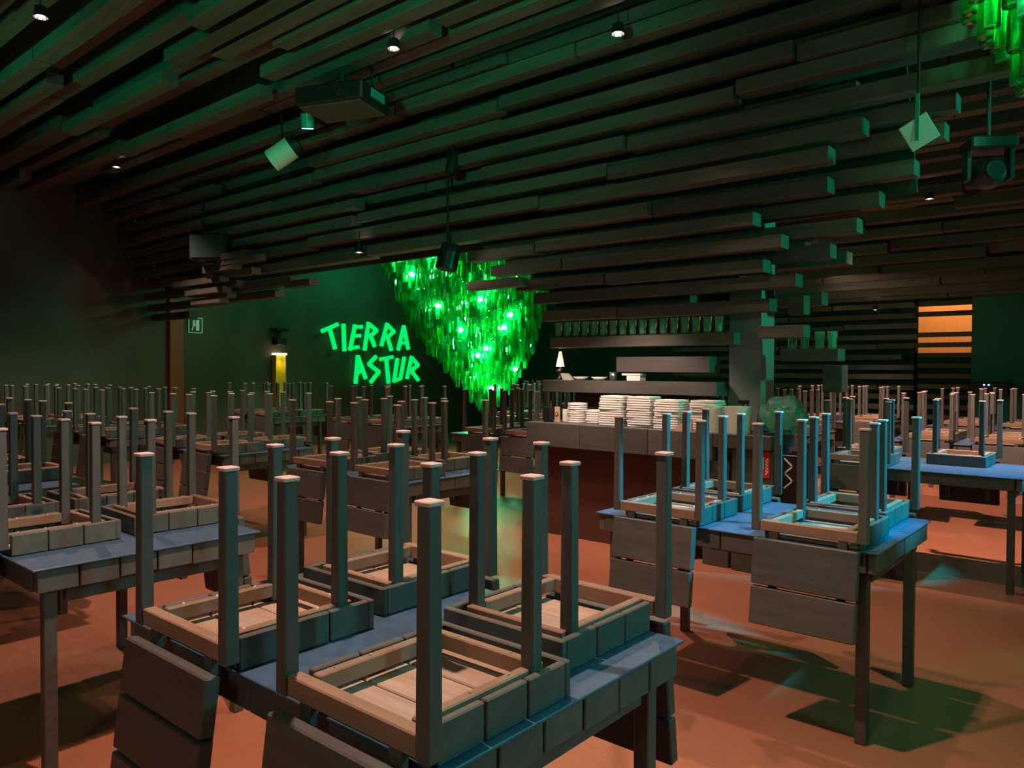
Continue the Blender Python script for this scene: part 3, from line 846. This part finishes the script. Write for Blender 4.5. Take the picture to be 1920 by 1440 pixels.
# projector at upper left
t = empty('ceiling_projector', (-5.1, 3.85, 3.50), 0.35, 'dark ceiling projector with a pale flat underside, upper left', 'projector')
bx('body', (0, 0, 0.09), (0.62, 0.44, 0.15), M['black'], t, 0.015)
bx('underside', (0, 0, 0.008), (0.56, 0.40, 0.014), M['dgrey'], t, 0.004)
bm = bmesh.new(); cyl_bm(bm, (0.12, -0.25, 0.09), 0.05, 0.045, 0.08, 16, Matrix.Rotation(PI / 2, 3, 'X')); finish('lens', bm, M['black'], t, smooth=False)
bx('vent_panel', (0.315, 0.02, 0.1), (0.01, 0.2, 0.07), M['teal'], t)
hang(t, 0, 0, 0.16, 0.64, 0.025); hang(t, 0.2, 0.12, 0.16, 0.64, 0.012)
def canlight(loc, aim, r, L, mat, label, ring):
    t = empty('track_spotlight', loc, 0, label, 'spotlight')
    q = (Vector(aim)).to_track_quat('Z', 'Y').to_matrix()
    bm = bmesh.new(); cyl_bm(bm, (0, 0, 0), r, r, L, 24, q); finish('can', bm, mat, t, smooth=False, bevel=0.0)
    bm = bmesh.new(); cyl_bm(bm, q @ Vector((0, 0, L * 0.5 + 0.04)), r * 0.97, r * 0.8, 0.08, 24, q); finish('back_cap', bm, M['black'] , t)
    bm = bmesh.new(); cyl_bm(bm, q @ Vector((0, 0, -L * 0.5 - 0.002)), r * 0.9, r * 0.9, 0.006, 24, q); finish('lens', bm, ring, t)
    hang(t, 0, 0, r * 0.8, 4.15 - loc[2], 0.012)
    return t
canlight((-6.55, 4.22, 3.50), (0.62, 0.52, 0.55), 0.11, 0.24, M['cream'], 'white cylindrical spotlight tilted below the beams, upper left', M['greyp'])
canlight((-5.72, 3.94, 3.58), (0.2, -0.2, 1), 0.055, 0.12, M['teal'], 'small blue lit cylindrical spotlight left of the projector', M['led'])
canlight((-4.85, 4.86, 3.22), (0.1, 0.2, 1), 0.06, 0.12, M['black'], 'small black spotlight hanging among the centre beams', M['black'])
canlight((-5.05, 5.0, 2.42), (0.1, 0.2, 1), 0.10, 0.16, M['black'], 'black spotlight hanging in front of the green chandelier top', M['black'])
t = empty('hanging_speaker', (-9.03, 4.85, 2.75), 0.6, 'large black box speaker hanging before the left beams', 'speaker')
bx('cabinet', (0, 0, 0.16), (0.5, 0.3, 0.32), M['black'], t, 0.015)
bx('grille', (0, -0.155, 0.16), (0.44, 0.012, 0.27), M['deck'], t, 0.004)
hang(t, -0.15, 0, 0.32, 1.35); hang(t, 0.15, 0, 0.32, 1.35)
# pale square panel turned on its corner, right
t = empty('panel_speaker', (-1.06, 4.75, 2.76), 0.0, 'pale square panel hanging on its corner at the upper right', 'speaker')
Rm = (Matrix.Rotation(0.35, 3, 'Z') @ Matrix.Rotation(0.35, 3, 'X') @ Matrix.Rotation(PI / 4 + 0.25, 3, 'Y'))
bm = bmesh.new(); box_bm(bm, (0, 0, 0), (0.155, 0.018, 0.155), Rm); finish('panel', bm, M['pinkw'], t, bevel=0.003)
bm = bmesh.new(); box_bm(bm, Rm @ Vector((0, 0.06, 0)), (0.13, 0.1, 0.13), Rm); finish('box_body', bm, M['black'], t, bevel=0.006)
bx('yoke_bar', (0, -0.05, 0.07), (0.022, 0.01, 0.26), M['teal'], t, 0.002)
hang(t, 0, -0.03, 0.19, 1.3, 0.008)
# moving head lamp below the panel
t = empty('stage_light', (-0.78, 5.1, 2.55), 0.5, 'dark moving stage light with round head at upper right', 'light')
bx('base', (0, 0, 0.16), (0.24, 0.2, 0.07), M['black'], t, 0.01)
for sx in (-1, 1): bx('yoke_arm', (sx * 0.11, 0, 0.05), (0.025, 0.08, 0.18), M['black'], t, 0.004)
bm = bmesh.new(); bmesh.ops.create_uvsphere(bm, u_segments=20, v_segments=12, radius=0.09)
for v in bm.verts: v.co.y *= 1.2
finish('head', bm, M['black'], t, (0, 0, 0.0), smooth=True)
bm = bmesh.new(); cyl_bm(bm, (0, -0.09, 0), 0.05, 0.05, 0.05, 16, Matrix.Rotation(PI / 2, 3, 'X')); finish('lens', bm, M['black'], t)
hang(t, 0, 0, 0.19, 1.5, 0.012)

# ------------------------------------------------------------------ bottle chandeliers
def bottle_mesh(seg=10):
    bm = bmesh.new()
    lathe_bm(bm, [(0, 0.012), (0.034, 0), (0.037, 0.012), (0.037, 0.17), (0.030, 0.20), (0.015, 0.235), (0.0135, 0.285), (0.0165, 0.287), (0.0165, 0.3), (0.0, 0.3)], seg)
    return finish('bottle', bm, M['bottle'], smooth=False, mesh_only=True)
BOT = bottle_mesh(8); BOT.transform(Matrix.Diagonal((0.82, 0.82, 0.82, 1))); BOTN = bottle_mesh(16)
for p in BOTN.polygons: p.use_smooth = True
PROF = [(3.75, 1.45, 0), (3.12, 1.36, 0), (2.53, 1.16, 0), (1.86, 0.88, 0), (1.35, 0.58, 0), (1.02, 0.30, 0), (0.80, 0.14, 0), (0.62, 0.06, 0)]
def radius(z):
    for (z0, r0, _), (z1, r1, _) in zip(PROF[:-1], PROF[1:]):
        if z0 >= z >= z1:
            return r0 + (r1 - r0) * (z0 - z) / (z0 - z1)
    return 0.05
# centre line drifts to camera right towards the bottom
CX, CY = -8.26, 8.60
def centre(z):
    k = (3.1 - z) / 2.1
    return CX + 0.20 * k, CY + 0.26 * k
ch = empty('bottle_chandelier', (CX, CY, 0), 0, 'large green chandelier of hanging glass bottles narrowing downwards', 'chandelier')
rc = random.Random(21)
pos = []
z = 0.60
while z < 3.55:
    R = radius(z)
    cx, cy = centre(z)
    nshell = max(3, int(2 * PI * R / 0.07))
    for k in range(nshell):
        a = 2 * PI * (k + rc.random() * 0.6) / nshell
        rr = R * rc.uniform(0.90, 1.04)
        pos.append((cx + rr * math.cos(a), cy + rr * math.sin(a), z + rc.uniform(-0.1, 0.1)))
    for k in range(int(nshell * 0.45)):
        a = rc.uniform(0, 2 * PI); rr = R * rc.uniform(0.3, 0.85)
        pos.append((cx + rr * math.cos(a), cy + rr * math.sin(a), z + rc.uniform(-0.1, 0.1)))
    z += 0.125
pos.sort(key=lambda p: (p[0] * math.sin(PHI) * -1 + p[1] * math.cos(PHI)))
inview = [p for p in pos if p[2] < 3.2]
front = set(inview[:290])
for p in inview[:290]:
    inst('bottle', BOT, ch, (p[0] - CX, p[1] - CY, p[2]), (0, 0, rc.uniform(0, 6)))
bm = bmesh.new()
for p in pos:
    if p in front: continue
    lathe_bm(bm, [(0, 0.01), (0.030, 0.0), (0.030, 0.15), (0.012, 0.19), (0.012, 0.25)], 6, (p[0] - CX, p[1] - CY, p[2]))
o = finish('bottle_mass', bm, M['bottle'], ch); o['kind'] = 'stuff'
# bulbs near the shell
DIRC = Vector((math.sin(PHI), -math.cos(PHI), 0))  # towards the camera from the chandelier (roughly)
RIGHT = Vector((math.cos(PHI), math.sin(PHI), 0))
for (u, z) in ((-0.95, 3.02), (-0.42, 3.0), (-0.78, 2.76), (0.35, 2.62), (-0.48, 2.32), (0.15, 2.40), (-0.2, 1.98), (0.42, 2.02), (0.55, 2.2), (0.12, 1.72), (-0.02, 1.62), (0.5, 1.42), (0.1, 1.13)):
    R = radius(z); cx, cy = centre(z)
    u2 = max(-R * 0.95, min(R * 0.95, u)); w2 = math.sqrt(max(0.01, (R * 1.05) ** 2 - u2 * u2)) + 0.05
    pp = Vector((cx, cy, z)) + RIGHT * u2 + DIRC * w2
    bm = bmesh.new(); bmesh.ops.create_uvsphere(bm, u_segments=10, v_segments=6, radius=0.031)
    finish('bulb', bm, M['gbulb'], ch, (pp.x - CX, pp.y - CY, z), smooth=True)
    lp = pp - DIRC * 0.12
    light('POINT', 'chandelier_light', tuple(lp), 20, (0.12, 1.0, 0.42), 0.03)
for z in (1.3, 1.8, 2.3, 2.9):
    cx, cy = centre(z)
    light('POINT', 'chandelier_light', (cx, cy, z), 110, (0.1, 1.0, 0.35), 0.08)
light('POINT', 'chandelier_light', (-10.7, 9.3, 3.3), 32, (0.0, 1.0, 0.40), 0.1)  # added outside the chandelier to wash the letter wall green
bm = bmesh.new()
for R in (0.45, 0.9, 1.35):
    n = 36
    for k in range(n):
        a = 2 * PI * k / n; b = 2 * PI * (k + 1) / n
        mid = Vector((R * math.cos((a + b) / 2), R * math.sin((a + b) / 2), 3.92))
        box_bm(bm, mid, (0.02, R * 2 * PI / n, 0.03), Matrix.Rotation((a + b) / 2, 3, 'Z'))
o = finish('ring_frame', bm, M['black'], ch); o['kind'] = 'stuff'

# near chandelier at the top right corner
NX, NY = -0.43, 4.46
ch2 = empty('bottle_chandelier', (NX, NY, 0), 0, 'green bottle chandelier cut by the top right picture corner', 'chandelier')
z = 2.70
while z < 3.75:
    R = 0.05 + (z - 2.68) * 0.54
    n = max(1, int(2 * PI * R / 0.095))
    for k in range(n):
        a = 2 * PI * (k + rc.random() * 0.4) / n
        inst('bottle', BOTN, ch2, (R * math.cos(a), R * math.sin(a), z + rc.uniform(-0.05, 0.05)), (0, 0, rc.uniform(0, 6)))
    if R > 0.2:
        for k in range(int(n * 0.5)):
            a = rc.uniform(0, 6.28); inst('bottle', BOTN, ch2, (R * 0.5 * math.cos(a), R * 0.5 * math.sin(a), z), (0, 0, 0))
    z += 0.13
bm = bmesh.new(); cyl_bm(bm, (0, 0, 4.06), 0.35, 0.35, 0.05, 24); finish('ring_plate', bm, M['black'], ch2)
for dx, dy, z in ((0.0, 0, 3.2), (-0.15, -0.1, 3.45), (0.12, 0.1, 3.55)):
    light('POINT', 'chandelier_light', (NX + dx, NY + dy, z), 60, (0.1, 1.0, 0.4), 0.04)
for dx, dy, z in ((-0.27, -0.28, 3.30), (0.05, -0.44, 3.45), (-0.05, -0.3, 3.1)):
    bm = bmesh.new(); bmesh.ops.create_uvsphere(bm, u_segments=10, v_segments=6, radius=0.02)
    finish('bulb', bm, M['gbulb'], ch2, (dx, dy, z), smooth=True)
